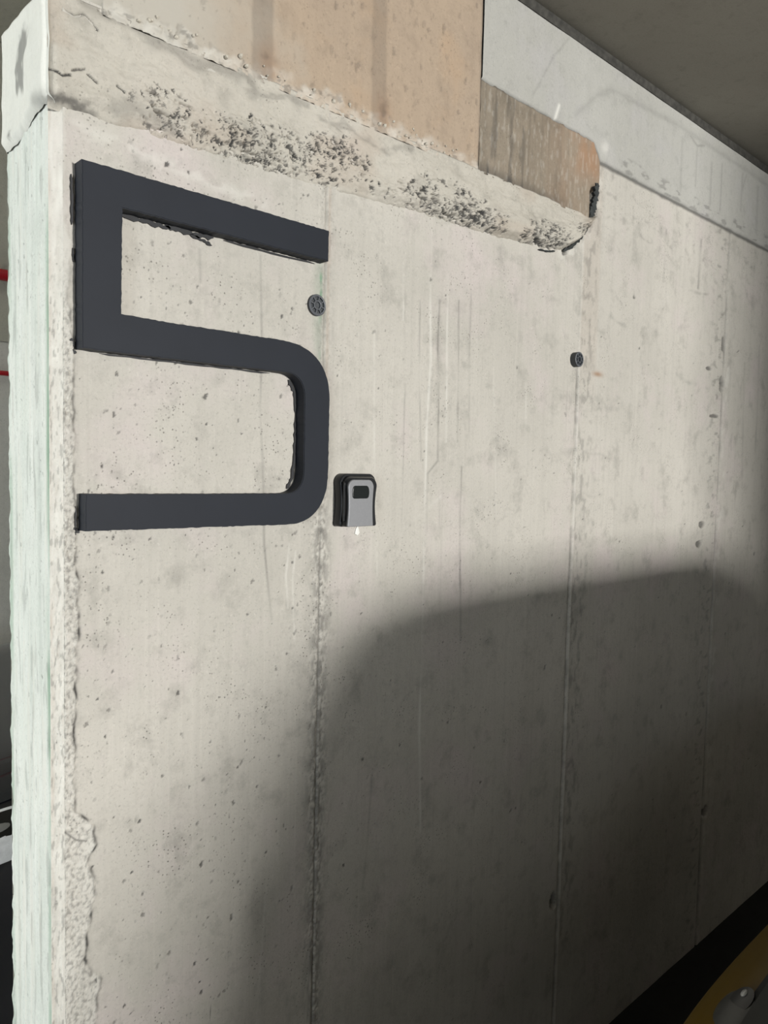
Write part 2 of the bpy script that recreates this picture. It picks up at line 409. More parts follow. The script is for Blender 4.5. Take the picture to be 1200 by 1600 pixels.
wall = boxes('wall_front', [(.448, .050, FLOOR, 6.5, .185, 2.30)], M_back)
tag(wall, 'raw cast concrete wall carrying the dark number', None, None, 'structure')
J = (.445, .9475, 1.831, 2.747, 6.0)
ztops = (2.31, 2.31, 2.460, 2.460)
for k in range(4):
    sa = cols(J[k], J[k + 1]) if k < 3 else np.concatenate([cols(J[3], 3.6), np.linspace(3.65, 6.5, 40)])
    dz = (.0017, .0022, .003, .0045)[k]
    zlo = (.62, .30, FLOOR, FLOOR)[k]
    za = np.concatenate([np.arange(FLOOR, zlo, .02), np.arange(zlo, ztops[k], dz), [ztops[k]]])
    S, Z, d, mk = wall_field(sa, za)
    P = np.stack([S, -d, Z], -1)
    # returns so that each panel has depth
    def wrap(A, back):
        top = A[-1:].copy(); left = None
        if back: top[..., 1] = .050
        return np.concatenate([A, top], 0)
    if k == 0:
        l0 = P[:, :1].copy(); l0[..., 1] = .012; P = np.concatenate([l0, P], 1); mk = np.concatenate([mk[:, :1], mk], 1)
    P = wrap(P, True); mk = np.concatenate([mk, mk[-1:]], 0)
    grid_mesh('concrete_panel', P, mk, M_wall, wall)

# end face and arris of the wall
za = np.concatenate([np.arange(FLOOR, .55, .02), np.arange(.55, 2.31, .0022), [2.31]])
ya = np.concatenate([np.linspace(.012, .2, 70)])
Yg, Z = np.meshgrid(ya, za)
d = .0014 * pn(Yg * 60, Z * 1.2, 31) + .0005 * fbm(Yg * 120, Z * 14, 3, 32) + .003 * sm(.19, .2, Yg) * fbm(Z * 25, Yg * 0, 3, 33)
mk = np.zeros(Yg.shape + (4,))
gn = fbm(Yg * 40, Z * 5, 3, 34)
mk[..., 1] = .62 * gs(Yg - .016, .006) * np.clip(.55 + gn, 0, 1) * sm(2.12, 2.0, Z) + .34 * gs(Yg - .194, .010) * np.clip(.6 + gn, 0, 1) + .07 * np.clip(.5 + gn, 0, 1)
mk[..., 0] = .45 * sm(.35, .6, fbm(Yg * 60, Z * 9, 3, 35)) * .5 + .25 * gs(Yg - .165, .0025) * np.clip(.4 + gn, 0, 1)
mk[..., 2] = .5 * sm(.15, .5, fbm(Yg * 70, Z * 3, 2, 36))
ep = [(0, rng.uniform(.02, .19), rng.uniform(.7, 2.2), rng.uniform(.0006, .0018), rng.uniform(-.5, .2), rng.uniform(1, 3), rng.uniform(.3, 1)) for _ in range(160)]
splat_pits(ya, za, d, mk, [e[1:] for e in ep], dirt_shade=.6)
P = np.stack([.428 - d, Yg, Z], -1)
grid_mesh('end_face', P, mk, M_end, wall, flip=True)
ta = np.linspace(0, 1, 16)
T, Z = np.meshgrid(ta, za)
d = .0022 * np.abs(fbm(T * 3, Z * 45, 3, 37)) * sm(1.95, 1.8, Z) + .0006 * fbm(T * 3, Z * 50, 2, 38)
mk = np.zeros(T.shape + (4,))
mk[..., 2] = .45 + .3 * fbm(T * 2, Z * 20, 2, 39)
mk[..., 0] = .35 * sm(.25, .5, fbm(T * 4, Z * 50, 3, 40)) * sm(2.0, 1.8, Z)
mk[..., 3] = .28 * gs(T - .12, .12) * np.clip(.5 + pn(T * 2, Z * 12, 41), 0, 1)
P = np.stack([.428 + .017 * T - d * .5, .012 * (1 - T ** 1.5) - d, Z], -1)
grid_mesh('arris', P, mk, M_wall, wall)
P = np.stack([np.linspace(.428, 6.5, 30)[None, :].repeat(2, 0), np.full((2, 30), .2), np.array([FLOOR, 2.31])[:, None].repeat(30, 1)], -1)
grid_mesh('rear_face', P, np.zeros((2, 30, 4)), M_wall, wall, flip=True)

# rough honeycombed ledge along the top of the wall, turning the corner onto the end face
def zb(s):
    return np.interp(s, [.40, .58, .76, .93, 1.17, 1.43, 1.68, 1.74, 1.79, 1.83, 1.862], [2.135, 2.14, 2.141, 2.146, 2.161, 2.165, 2.180, 2.192, 2.222, 2.262, 2.303])
sa = cols(.424, 1.862, 1.5)
va = np.linspace(0, 1, 110)
S, V = np.meshgrid(sa, va)
zbot = zb(S) + .0035 * fbm(S * 22, S * 0, 3, 51)
ztop = 2.306 + .0015 * fbm(S * 14, S * 0 + 4, 2, 52)
Zl = zbot + (ztop - zbot) * V
th = .008 + .013 * sm(.8, 1.65, S) + .004 * fbm(S * 4, V * 2, 2, 53)
prof = sm(0, .16, V) * (1 - .72 * sm(.25, 1.0, V))
D = -.003 + .003 * sm(0, .05, V) + th * prof + .0035 * fbm(S * 18, Zl * 34, 4, 54) * sm(.02, .1, V)
zone = np.clip(gs(V - (.22 + .14 * sm(.6, 1.0, S) - .12 * sm(1.25, 1.6, S)), .30) * (.72 + 1.0 * fbm(S * 7, Zl * 10, 2, 55)) * sm(.47, .62, S), 0, 1)
r1 = fbm(S * 75 + 2 * pn(S * 30, Zl * 30, 56), Zl * 95, 3, 57)
pores = sm(.42, .62, r1) * sm(.3, .6, zone)
D += zone * .0075 * (.45 - np.abs(fbm(S * 34, Zl * 60, 3, 58))) - pores * .014
mk = np.zeros(S.shape + (4,))
mk[..., 0] = .72 * pores
hp = []
while len(hp) < 1500:
    s_ = rng.uniform(.50, 1.84); v_ = rng.random() ** 1.3
    ii = min(np.searchsorted(sa, s_), len(sa) - 1); zz_ = zone[int(v_ * 109), ii]
    if rng.random() < (zz_ - .15) * 1.1 * (1.2 if (.70 < s_ < 1.0 or s_ > 1.2) else .7):
        hp.append((s_, v_ * .165, .0007 + .0032 * rng.random() ** 2.6 * (1.25 if s_ > 1.2 else 1), rng.uniform(-1.6, 1.6), rng.uniform(1.0, 3.0), rng.uniform(.5, 1.0)))
splat_pits(sa, va * .165, D, mk, hp, depth=1.5, dirt_shade=1.1, warp=1.3)  # ledge pits coloured darker to stand in for their shade
for pts, w, k in (([(0.445, 2.28), (0.463, 2.278), (0.476, 2.286), (0.489, 2.279), (0.498, 2.27)], .0014, .9), ([(0.424, 2.190), (0.443, 2.184), (0.455, 2.19)], .002, .95),
                  ([(0.457, 2.197), (0.476, 2.205)], .0014, .8), ([(0.48, 2.199), (0.494, 2.191)], .0013, .85), ([(0.526, 2.196), (0.536, 2.19)], .0016, .95)):
    q = gs(pdist(S, Zl, pts) + .0012 * pn(S * 150, Zl * 150, 59), w)
    D -= .004 * q; mk[..., 0] = np.maximum(mk[..., 0], k * sm(.2, .7, q))
q = gs(pdist(S, Zl, [(.424, 2.148), (.447, 2.152), (.466, 2.148), (.490, 2.143)]) + .006 * fbm(S * 70, Zl * 70, 3, 60), .008)
mk[..., 0] = np.maximum(mk[..., 0], .75 * q * sm(.51, .48, S))
for pts, w, k in (([(0.476, 2.299), (0.547, 2.298), (0.612, 2.290), (0.664, 2.280), (0.694, 2.290), (0.764, 2.294), (0.782, 2.270)], .012, .34),
                  ([(0.785, 2.27), (0.826, 2.278), (0.847, 2.293), (0.898, 2.290)], .005, .3), ([(0.929, 2.274), (0.992, 2.280), (1.078, 2.26), (1.169, 2.293)], .006, .3),
                  ([(.62, 2.165), (.56, 2.17), (.52, 2.165)], .012, .3)):
    mk[..., 0] = np.maximum(mk[..., 0], k * gs(pdist(S, Zl, pts) + .009 * fbm(S * 25, Zl * 40, 3, 61), w))
mk[..., 0] = np.maximum(mk[..., 0], .5 * sm(.985, 1.0, V) + .45 * sm(.03, .0, V) * sm(.9, 1.3, S))
mk[..., 3] = .16 * sm(.1, .5, fbm(S * 4, Zl * 7, 3, 62))
D = D * sm(.424, .436, S) ** .5 - .002 * (1 - sm(.424, .436, S))
P = np.stack([S, -D, Zl], -1)
top = P[-1:].copy(); top[..., 1] = .03
grid_mesh('rough_ledge', np.concatenate([P, top], 0), np.concatenate([mk, mk[-1:]], 0), M_ledge, wall)
# white skimmed end of the ledge
ya = np.linspace(-.004, .203, 80)
Yg, V = np.meshgrid(ya, np.linspace(0, 1, 70))
zlo_ = 2.132 + .012 * np.sin(Yg * 22 + 1.0) + .004 * fbm(Yg * 40, Yg * 0, 3, 71)
Zg = zlo_ + (2.305 - zlo_) * V
D = .008 * sm(0, .08, V) - .002 + .003 * fbm(Yg * 12, Zg * 12, 3, 72)
D -= .006 * sm(.012, .0, Yg) + .006 * sm(.19, .203, Yg)
mk = np.zeros(Yg.shape + (4,))
mk[..., 2] = .6
q = gs(pdist(Yg, Zg, [(.088, 2.262), (.098, 2.235), (.104, 2.205)]) + .012 * fbm(Yg * 70, Zg * 25, 3, 73), .021)
mk[..., 0] = .62 * sm(.25, .8, q) + .4 * gs(pdist(Yg, Zg, [(.01, 2.15), (.04, 2.155)]), .012) + .7 * gs(np.hypot(Yg - .155, Zg - 2.137) + .004 * pn(Yg * 200, Zg * 200, 74), .006) + .25 * sm(.04, .0, V)
P = np.stack([.424 - D, Yg, Zg], -1)
topr = P[-1:].copy(); topr[..., 0] = .46
grid_mesh('skim_coat', np.concatenate([P, topr], 0), np.concatenate([mk, mk[-1:]], 0), M_end, wall, flip=True)

# paint smears left around the number
def smear(pts, w, seed, y=-.0030, mat=None, nm='paint_smear'):
    v, f = [], []
    r = random.Random(seed)
    n = 0
    P_ = []
    for (a, b) in zip(pts[:-1], pts[1:]):
        for t in np.linspace(0, 1, 7)[:-1]:
            P_.append((a[0] + (b[0] - a[0]) * t, a[1] + (b[1] - a[1]) * t))
    P_.append(pts[-1])
    m = len(P_)
    for i, (s, z) in enumerate(P_):
        a = P_[min(i + 1, m - 1)]; b = P_[max(i - 1, 0)]
        tx, tz = a[0] - b[0], a[1] - b[1]; l = math.hypot(tx, tz); nx, nz = -tz / l, tx / l
        q = w * (.35 + .9 * r.random()) * (1 if 0 < i < m - 1 else .15)
        q2 = w * (.35 + .9 * r.random()) * (1 if 0 < i < m - 1 else .15)
        v += [(s + nx * q, y, z + nz * q), (s - nx * q2, y, z - nz * q2), (s - nx * q2, .001, z - nz * q2), (s + nx * q, .001, z + nz * q)]
    for i in range(m - 1):
        o = i * 4
        for j in range(4):
            f.append((o + j, o + (j + 1) % 4, o + 4 + (j + 1) % 4, o + 4 + j))
    f.append((0, 3, 2, 1)); f.append(tuple(4 * (m - 1) + j for j in range(4)))
    return pydata(nm, v, f, mat or M_smear, wall)
smear([(.534, 2.004), (.58, 2.003), (.62, 2.002)], .0045, 1)
smear([(.61, 2.004), (.640, 2.003), (.67, 2.002), (.70, 2.004)], .0048, 2)
smear([(.655, 2.000), (.68, 1.995), (.697, 1.990)], .0032, 21)
smear([(.72, 2.004), (.80, 2.003), (.92, 2.002)], .0022, 12)
smear([(.457, 2.047), (.458, 2.010), (.4575, 1.972)], .0018, 3)
smear([(.459, 1.938), (.460, 1.917)], .0016, 4)
smear([(.456, 1.802), (.460, 1.793), (.466, 1.786)], .003, 5)
smear([(.458, 1.785), (.464, 1.780)], .003, 6)
smear([(.462, 1.545), (.4625, 1.50)], .0016, 7)
smear([(.460, 1.512), (.468, 1.503)], .003, 8)
smear([(.50, 1.784), (.60, 1.7835), (.70, 1.784), (.82, 1.784)], .0018, 9)
smear([(.862, 1.776), (.876, 1.755), (.882, 1.72), (.881, 1.68), (.880, 1.64), (.874, 1.59), (.862, 1.57)], .0036, 10)
smear([(.56, 1.846), (.66, 1.842), (.74, 1.845)], .0020, 11)
M_crevice = plain('crevice_shade_black', (0.030, 0.034, 0.034), 0.8, noise=0.5, nscale=70)  # for dark strips laid along the crevice in place of its shade
smear([(1.886, 2.402), (1.881, 2.375), (1.874, 2.345), (1.864, 2.318), (1.852, 2.290)], .0125, 31, -.0075, M_crevice, 'crevice_shade_strip')
smear([(1.856, 2.298), (1.835, 2.262), (1.805, 2.232), (1.775, 2.209), (1.735, 2.190)], .0050, 32, -.006, M_crevice, 'crevice_shade_strip')
smear([(1.70, 2.183), (1.67, 2.176), (1.63, 2.173)], .0022, 33, -.006, M_crevice, 'crevice_shade_strip')
drip = pydata('paint_drip', [(1.036 + .0 , -.0022, 1.476), (1.040, -.003, 1.474), (1.0425, -.003, 1.4728), (1.045, -.003, 1.4745), (1.049, -.0022, 1.478), (1.046, -.0025, 1.487), (1.043, -.003, 1.4925), (1.039, -.0022, 1.487),
               (1.036, .001, 1.476), (1.040, .001, 1.474), (1.0425, .001, 1.4728), (1.045, .001, 1.4745), (1.049, .001, 1.478), (1.046, .001, 1.487), (1.043, .001, 1.4925), (1.039, .001, 1.487)],
              [(0, 1, 2, 6, 7), (2, 3, 4, 5, 6)] + [(i, i + 8, (i + 1) % 8 + 8, (i + 1) % 8) for i in range(8)], M_white, wall)

# ------------------------------------------------------------------ wall above the ledge
up = boxes('wall_upper', [(.52, .050, 2.315, 6.5, .19, 2.728)], M_back)
tag(up, 'stained and plastered concrete band above the rough ledge', None, None, 'structure')
sa = cols(.505, 1.390); za = np.arange(2.296, 2.728, .0021)
S, Z = np.meshgrid(sa, za)
d = .0015 * fbm(S * 4, Z * 4, 3, 81) + .0004 * fbm(S * 50, Z * 50, 3, 82) + .0035
mk = np.zeros(S.shape + (4,))
pp = np.stack([rng.uniform(.52, 1.38, 330), rng.uniform(2.32, 2.72, 330), .0012 + .0042 * rng.random(330) ** 2, rng.uniform(-.5, .2, 330), rng.uniform(1.2, 2.6, 330), rng.uniform(.3, .8, 330)], 1)
splat_pits(sa, za, d, mk, pp, dirt_shade=.42)
for c, w, k in ((.795, .022, .26), (1.075, .020, .24)):
    mk[..., 0] = np.maximum(mk[..., 0], k * sm(w + .004, w - .004, np.abs(S - c - .01 * (2.4 - Z) + .003 * pn(Z * 20, S, 83))))
    mk[..., 0] = np.maximum(mk[..., 0], .55 * gs(np.hypot(S - c - .012, (Z - 2.345) * .8) + .01 * fbm(S * 40, Z * 40, 2, 84), .012))
    mk[..., 3] = np.maximum(mk[..., 3], .5 * gs(np.hypot(S - c - .012, (Z - 2.335) * .6), .022))
base = sm(.028, .004, (Z - 2.305) + .016 * fbm(S * 26, Z * 26, 3, 85))
d += base * .004 * fbm(S * 70, Z * 70, 3, 86)
mk[..., 2] = np.maximum(mk[..., 2], base * (.32 + .3 * fbm(S * 30, Z * 30, 2, 87)))
mk[..., 0] = np.maximum(mk[..., 0], base * .40 * sm(.25, .55, fbm(S * 50, Z * 70, 3, 88)))
mk[..., 0] = np.maximum(mk[..., 0], .5 * sm(1.383, 1.389, S))
lft = sm(.80, .60, S)
mk[..., 2] = np.maximum(mk[..., 2], lft * .08)
P = np.stack([S, -d, Z], -1)
ret = P[:, :1].copy(); ret[..., 1] = .2
P = np.concatenate([ret, P], 1); mk = np.concatenate([mk[:, :1], mk], 1)
grid_mesh('concrete_panel', P, mk, M_orange, up)

def zpl(s):   # lower edge of the grey plaster
    return np.interp(s, [1.39, 1.86, 1.884, 1.892, 6.5], [2.505, 2.503, 2.478, 2.462, 2.462])
sa = np.concatenate([cols(1.3885, 3.6), np.linspace(3.66, 6.5, 30)])
S, V = np.meshgrid(sa, np.linspace(0, 1, 110))
z0 = zpl(S) + .002 * fbm(S * 20, S * 0, 3, 91)
Z = z0 + (2.728 - z0) * V
d = .009 + .001 * fbm(S * 5, Z * 5, 3, 92) - .004 * sm(.03, 0, V)
mk = np.zeros(S.shape + (4,))
lav = [(1.764, 2.545), (1.867, 2.63), (1.925, 2.66), (1.962, 2.668), (2.102, 2.676), (2.335, 2.688), (2.56, 2.690), (3.2, 2.69)]
q = pdist(S, Z, lav) + .006 * fbm(S * 16, Z * 30, 3, 93)
mk[..., 0] = .17 * gs(q, .009)
d += .0015 * gs(q - .008, .01)
mk[..., 0] = np.maximum(mk[..., 0], .16 * gs(pdist(S, Z, [(1.724, 2.723), (1.658, 2.654), (1.608, 2.575), (1.579, 2.534)]) + .004 * pn(S * 40, Z * 40, 94), .003))
for pts, w, k in (([(2.56, 2.643), (2.56, 2.508)], .005, .22), ([(2.636, 2.658), (2.638, 2.506)], .005, .24), ([(2.801, 2.672), (2.80, 2.544)], .006, .24), ([(2.83, 2.672), (2.80, 2.60)], .006, .2),
                  ([(2.35, 2.66), (2.352, 2.50)], .006, .16), ([(2.45, 2.66), (2.452, 2.54)], .005, .2), ([(2.94, 2.66), (2.94, 2.5)], .007, .2), ([(2.40, 2.68), (2.45, 2.665), (2.5, 2.68)], .004, .3)):
    mk[..., 0] = np.maximum(mk[..., 0], k * gs(pdist(S, Z, pts), w))
mk[..., 0] = np.maximum(mk[..., 0], .35 * sm(.28, .5, fbm(S * 14, Z * 40, 3, 95)) * sm(.03, .015, np.abs(Z - 2.485)) * sm(1.9, 2.0, S))
mk[..., 2] = np.maximum(mk[..., 2], .5 * gs(np.hypot(S - 1.91, Z - 2.50) + .01 * pn(S * 40, Z * 40, 96), .018))
mk[..., 2] = np.maximum(mk[..., 2], .9 * gs(pdist(S, Z, [(1.674, 2.507), (1.690, 2.545)]), .005))
mk[..., 0] = np.maximum(mk[..., 0], .4 * sm(.02, 0, V))
P = np.stack([S, -d, Z], -1)
bot = P[:1].copy(); bot[..., 1] = .02
grid_mesh('plaster_coat', np.concatenate([bot, P], 0), np.concatenate([mk[:1], mk], 0), M_plaster, up)

sa = cols(1.3885, 1.894); za = np.linspace(2.300, 2.515, 100)
S, Z = np.meshgrid(sa, za)
d = .0048 + .0016 * fbm(S * 30, Z * 8, 3, 101) + .0008 * fbm(S * 90, Z * 60, 2, 102) - .060 * sm(1.852, 1.872, S + .006 * fbm(Z * 30, S * 0, 2, 103) - .02 * sm(2.49, 2.51, Z)) * sm(2.40, 2.36, Z)
mk = np.zeros(S.shape + (4,))
mk[..., 3] = .85 * np.clip(gs(S - 1.865, .09) * sm(2.36, 2.46, Z) + .3 * gs(S - 1.75, .12), 0, 1) * np.clip(.6 + .6 * fbm(S * 20, Z * 8, 3, 104), 0, 1)
mk[..., 0] = .45 * sm(2.335, 2.305, Z + .01 * fbm(S * 8, Z * 8, 2, 105)) * sm(1.80, 1.65, S) + .4 * sm(.15, .5, fbm(S * 35, Z * 7, 3, 106)) * sm(1.8, 1.5, S)
mk[..., 0] = np.maximum(mk[..., 0], .8 * sm(2.502, 2.508, Z))
mk[..., 2] = .16 * sm(.2, .6, fbm(S * 110, Z * 30, 3, 107))
grid_mesh('weathered_panel', np.stack([S, -d, Z], -1), mk, M_brown, up)

trim = boxes('trim_1', [(.40, -.012, 2.728, 6.5, .02, 2.7525)], M_gap)
tag(trim, 'dark gap strip between plastered wall and ceiling slab', None, None, 'structure')
# crumbs of mortar on the line above the ledge
for i in range(46):
    s = .56 + .83 * rng.random(); r = .0016 + .0034 * rng.random() ** 2
    bm = bmesh.new(); bmesh.ops.create_icosphere(bm, subdivisions=1, radius=r)
    for vv in bm.verts: vv.co *= 1 + .5 * (random.random() - .5)
    me = bpy.data.meshes.new('mortar_crumb'); bm.to_mesh(me); bm.free()
    o = link('mortar_crumb', me, M_crumb, up, False)
    o.location = (s, -.0045 - r * .3, 2.309 + .022 * rng.random() ** 2)

# ------------------------------------------------------------------ garage shell
fl = boxes('floor', [(-9, -9.8, FLOOR - .2, 8.5, 3.2, FLOOR)], M_floor); tag(fl, 'dark asphalt garage floor', None, None, 'structure')
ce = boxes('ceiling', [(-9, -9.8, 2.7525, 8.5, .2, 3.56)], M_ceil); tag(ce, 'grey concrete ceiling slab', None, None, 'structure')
ce2 = boxes('ceiling_rear', [(-9, .2, 3.534, 8.5, 3.2, 3.75)], M_back2); tag(ce2, 'higher concrete ceiling behind the numbered wall', None, None, 'structure')
wb = boxes('wall_back', [(-9, 2.75, FLOOR, 8.5, 3.0, 3.54)], M_back); tag(wb, 'grey concrete wall behind the dark car', None, None, 'structure')
boxes('concrete_panel', [(-9, 2.735, FLOOR, 8.5, 2.752, 2.155), ], M_back, wb)
boxes('concrete_panel', [(-9, 2.738, 2.163, 8.5, 2.752, 3.53), ], M_back2, wb)
wr = boxes('wall_right', [(8.2, -9.8, FLOOR, 8.5, 3.0, 3.54)], M_shell); tag(wr, 'concrete wall at the far right end', None, None, 'structure')
wx0, wx1, wz0, wz1 = 1.25, 1.99, 1.60, 2.08
ws = boxes('wall_rear', [(-9, -9.78, FLOOR, wx0, -9.50, 2.7525), (wx1, -9.78, FLOOR, 8.5, -9.50, 2.7525), (wx0, -9.78, FLOOR, wx1, -9.50, wz0), (wx0, -9.78, wz1, wx1, -9.50, 2.7525)], M_shell)
tag(ws, 'concrete wall with a small high window behind the photographer', None, None, 'structure')
win = boxes('window_1', [(wx0 - .03, -9.50, wz0 - .03, wx1 + .03, -9.47, wz0), (wx0 - .03, -9.50, wz1, wx1 + .03, -9.47, wz1 + .03), (wx0 - .03, -9.50, wz0, wx0, -9.47, wz1), (wx1, -9.50, wz0, wx1 + .03, -9.47, wz1)], M_frame)
tag(win, 'small high basement window frame', None, None, 'structure')

wp = boxes('wall_light_block', [(-1.62, -6.6, FLOOR, -1.46, -1.75, 1.02)], M_shell, None, .01)  # unseen parapet added to darken the lower part of the numbered wall
tag(wp, 'unseen low wall added to hold entrance light off the lower wall', None, None, 'structure')

# red pipes along the back wall
def tube(name, a, b, r, mat, parent=None, n=20):
    bm = bmesh.new()
    a, b = Vector(a), Vector(b)
    bmesh.ops.create_cone(bm, cap_ends=True, segments=n, radius1=r, radius2=r, depth=(b - a).length)
    me = bpy.data.meshes.new(name); bm.to_mesh(me); bm.free()
    o = link(name, me, mat, parent, True)
    me.shade_flat(); me.polygons.foreach_set('use_smooth', [len(p.vertices) == 4 for p in me.polygons])
    o.location = (a + b) / 2
    o.rotation_euler = (b - a).to_track_quat('Z', 'Y').to_euler()
    return o
for z, r, lb in ((2.462, .026, 'upper, thicker red pipe running along the wall behind the dark car'), (2.010, .0115, 'lower, thinner red pipe running along the wall behind the dark car')):
    t = empty('red_pipe', (0, 2.735 - r - .02, z)); tag(t, lb, 'pipe', 'red pipes on the back wall')
    tube('pipe_run', (-6, 0, 0), (6, 0, 0), r, M_red, t)
    for x in (-4, -2, 0, 2, 4):
        tube('pipe_clip', (x - .012, 0, 0), (x + .012, 0, 0), r * 1.15, M_plugd, t)
        boxes('clip_bracket', [(x - .012, 0, -.008, x + .012, r + .02, .008)], M_plugd, t)

col_ = boxes('wall_shade_pillar', [(2.17, -5.65, FLOOR, 2.77, -5.25, 2.7525)], M_shell, None, .015)  # unseen pillar, added so the wall darkens towards the right
tag(col_, 'unseen concrete pillar added behind the yellow car to shade the wall at right', None, None, 'structure')

def batten(loc):  # unseen lamp added to lift the back wall and dark car
    t = empty('added_fill_lamp', loc); tag(t, 'unseen batten light added behind the numbered wall to brighten the back wall', 'lamp')
    m, nt, b = nodes('fill_lamp_glow')
    b.inputs['Base Color'].default_value = (.9, .9, .9, 1); b.inputs['Emission Color'].default_value = (1, .97, .9, 1); b.inputs['Emission Strength'].default_value = 26.0
    boxes('housing', [(-.62, -.05, .03, .62, .05, .084)], M_frame, t, .006)
    tube('tube', (-.58, 0, .008), (.58, 0, .008), .014, m, t)
    for x in (-.6, .6): boxes('end_cap', [(x - .02, -.025, -.01, x + .02, .025, .035)], M_frame, t, .004)
batten((1.75, 1.25, 3.45))

# ------------------------------------------------------------------ the number five
def arc(cx, cz, rx, rz, a0, a1, n=14, p=2.4):
    out = []
    for a in np.linspace(math.radians(a0), math.radians(a1), n):
        c, s = math.cos(a), math.sin(a)
        out.append((cx + rx * math.copysign(abs(c) ** (2 / p), c), cz + rz * math.copysign(abs(s) ** (2 / p), s)))
    return out
out = [(.463, 2.064), (.934, 2.062), (.934, 2.005), (.526, 2.007), (.5245, 1.8455)]
out += [(.60, 1.8435), (.70, 1.844)] + arc(.825, 1.738, .118, .105, 90, 0)
out += arc(.845, 1.610, .098, .106, 0, -90)
out += [(.70, 1.5055), (.467, 1.5075), (.468, 1.5645), (.70, 1.5625)]
out += arc(.838, 1.608, .045, .046, -90, 0, 10) + arc(.836, 1.740, .046, .046, 0, 90, 10)
out += [(.70, 1.7855), (.463, 1.7855)]
# densify and roughen the painted edge slightly
dn = []
for i in range(len(out)):
    a, b = out[i], out[(i + 1) % len(out)]
    L_ = math.hypot(b[0] - a[0], b[1] - a[1]); n = max(1, int(L_ / .006))
    for k in range(n):
        t = k / n
        j = .0006 if 0 < k else 0.0
        dn.append((a[0] + (b[0] - a[0]) * t + random.uniform(-j, j), a[1] + (b[1] - a[1]) * t + random.uniform(-j, j)))
bm = bmesh.new()
vs = [bm.verts.new((x, 0, z)) for x, z in dn]
fc = bm.faces.new(vs)
bm.normal_update()
if fc.normal.y > 0: fc.normal_flip()
ex = bmesh.ops.extrude_face_region(bm, geom=[fc])
for g in ex['geom']:
    if isinstance(g, bmesh.types.BMVert): g.co.y -= .0275
bm.normal_update()
fe = [e for e in bm.edges if all(v.co.y < -.02 for v in e.verts) and len(e.link_faces) == 2]
bmesh.ops.bevel(bm, geom=fe, offset=.0013, segments=2, affect='EDGES', clamp_overlap=True)
bmesh.ops.recalc_face_normals(bm, faces=bm.faces[:])
me = bpy.data.meshes.new('wall_number'); bm.to_mesh(me); bm.free()
five = link('wall_number', me, M_five, None, False)
five.location = (0, -.0005, 0)
tag(five, 'large dark slate raised numeral 5 fixed to the concrete wall', 'number sign')

# ------------------------------------------------------------------ key lock box
def outline(x0, x1, z0, z1, rt, rb, waist, n=9):
    pts = []
    def cor(cx, cz, r, a0, a1):
        for a in np.linspace(math.radians(a0), math.radians(a1), n):
            pts.append((cx + r * math.cos(a), cz + r * math.sin(a)))
    h = z1 - z0
    cor(x1 - rt, z1 - rt, rt, 0, 90); cor(x0 + rt, z1 - rt, rt, 90, 180)
    for t in np.linspace(.1, .9, 12):
        z = z1 - rt + (z0 + rb - z1 + rt) * t
        pts.append((x0 + waist * math.sin(math.pi * t), z))
    cor(x0 + rb, z0 + rb, rb, 180, 270); cor(x1 - rb, z0 + rb, rb, 270, 360)
    for t in np.linspace(.1, .9, 12):
        z = z0 + rb + (z1 - rt - z0 - rb) * t
        pts.append((x1 - waist * math.sin(math.pi * t), z))
    # crowned top edge
    cx = (x0 + x1) / 2
    return [(x, z + (.0035 * (1 - ((x - cx) / ((x1 - x0) / 2)) ** 2) if z > z1 - rt * .5 else 0)) for x, z in pts]
def stack(name, levels, mat, parent):
    """levels: list of (y, outline) with equal point counts, first is the back."""
    v, f = [], []
    n = len(levels[0][1])
    for y, o in levels:
        v += [(x, y, z) for x, z in o]
    for k in range(len(levels) - 1):
        for i in range(n):
            a = k * n + i; b = k * n + (i + 1) % n
            f.append((a, b, b + n, a + n))
    f.append(tuple(range(n))[::-1]); f.append(tuple((len(levels) - 1) * n + i for i in range(n)))
    o = pydata(name, v, f, mat, parent, False)
    bm = bmesh.new(); bm.from_mesh(o.data); bmesh.ops.recalc_face_normals(bm, faces=bm.faces[:]); bm.to_mesh(o.data); bm.free()
    o.data.polygons.foreach_set('use_smooth', [len(p.vertices) == 4 for p in o.data.polygons])
    return o
box = empty('key_lock_box', (1.026, 0, 1.494))
tag(box, 'small black key lock box with silver front, mounted on the wall beside the numeral', 'lock box')
X0, X1, H = -.0475, .0475, .1045
stack('body', [(0.0, outline(X0, X1, 0, H, .016, .007, .0030)), (-.004, outline(X0 - .0005, X1 + .0005, 0, H, .016, .007, .0030)), (-.020, outline(X0, X1, 0, H, .016, .007, .0032)),
               (-.0225, outline(X0 + .0015, X1 - .0015, .0012, H - .0015, .015, .006, .0032))], M_blackpl, box)
stack('cover_rim', [(-.0215, outline(X0 + .003, X1 - .004, .0006, H - .004, .015, .005, .0035)), (-.030, outline(X0 + .0045, X1 - .007, .0006, H - .006, .014, .005, .0040)),
                    (-.036, outline(X0 + .0055, X1 - .0105, .0006, H - .008, .014, .004, .0040)), (-.038, outline(X0 + .007, X1 - .012, .0010, H - .0095, .013, .004, .0040))], M_blackpl, box)
cov = stack('front_cover', [(-.0372, outline(-.0435 + .001, .0255, .0012, .0930, .0125, .002, .0020)), (-.0402, outline(-.0430 + .001, .0250, .0012, .0925, .0125, .002, .0020)),
                            (-.0412, outline(-.0418 + .001, .0240, .0020, .0915, .0120, .002, .0020))], M_silver, box)
tag(cov, 'silver grey front cover')
sh = stack('shutter', [(-.0405, outline(-.0325, .0115, .0570, .0815, .006, .006, -.0008)), (-.0420, outline(-.0320, .0110, .0575, .0810, .006, .006, -.0008)), (-.0424, outline(-.0305, .0095, .0590, .0795, .005, .005, -.0008))], M_shutter, box)
tag(sh, 'black sliding shutter over the dials')
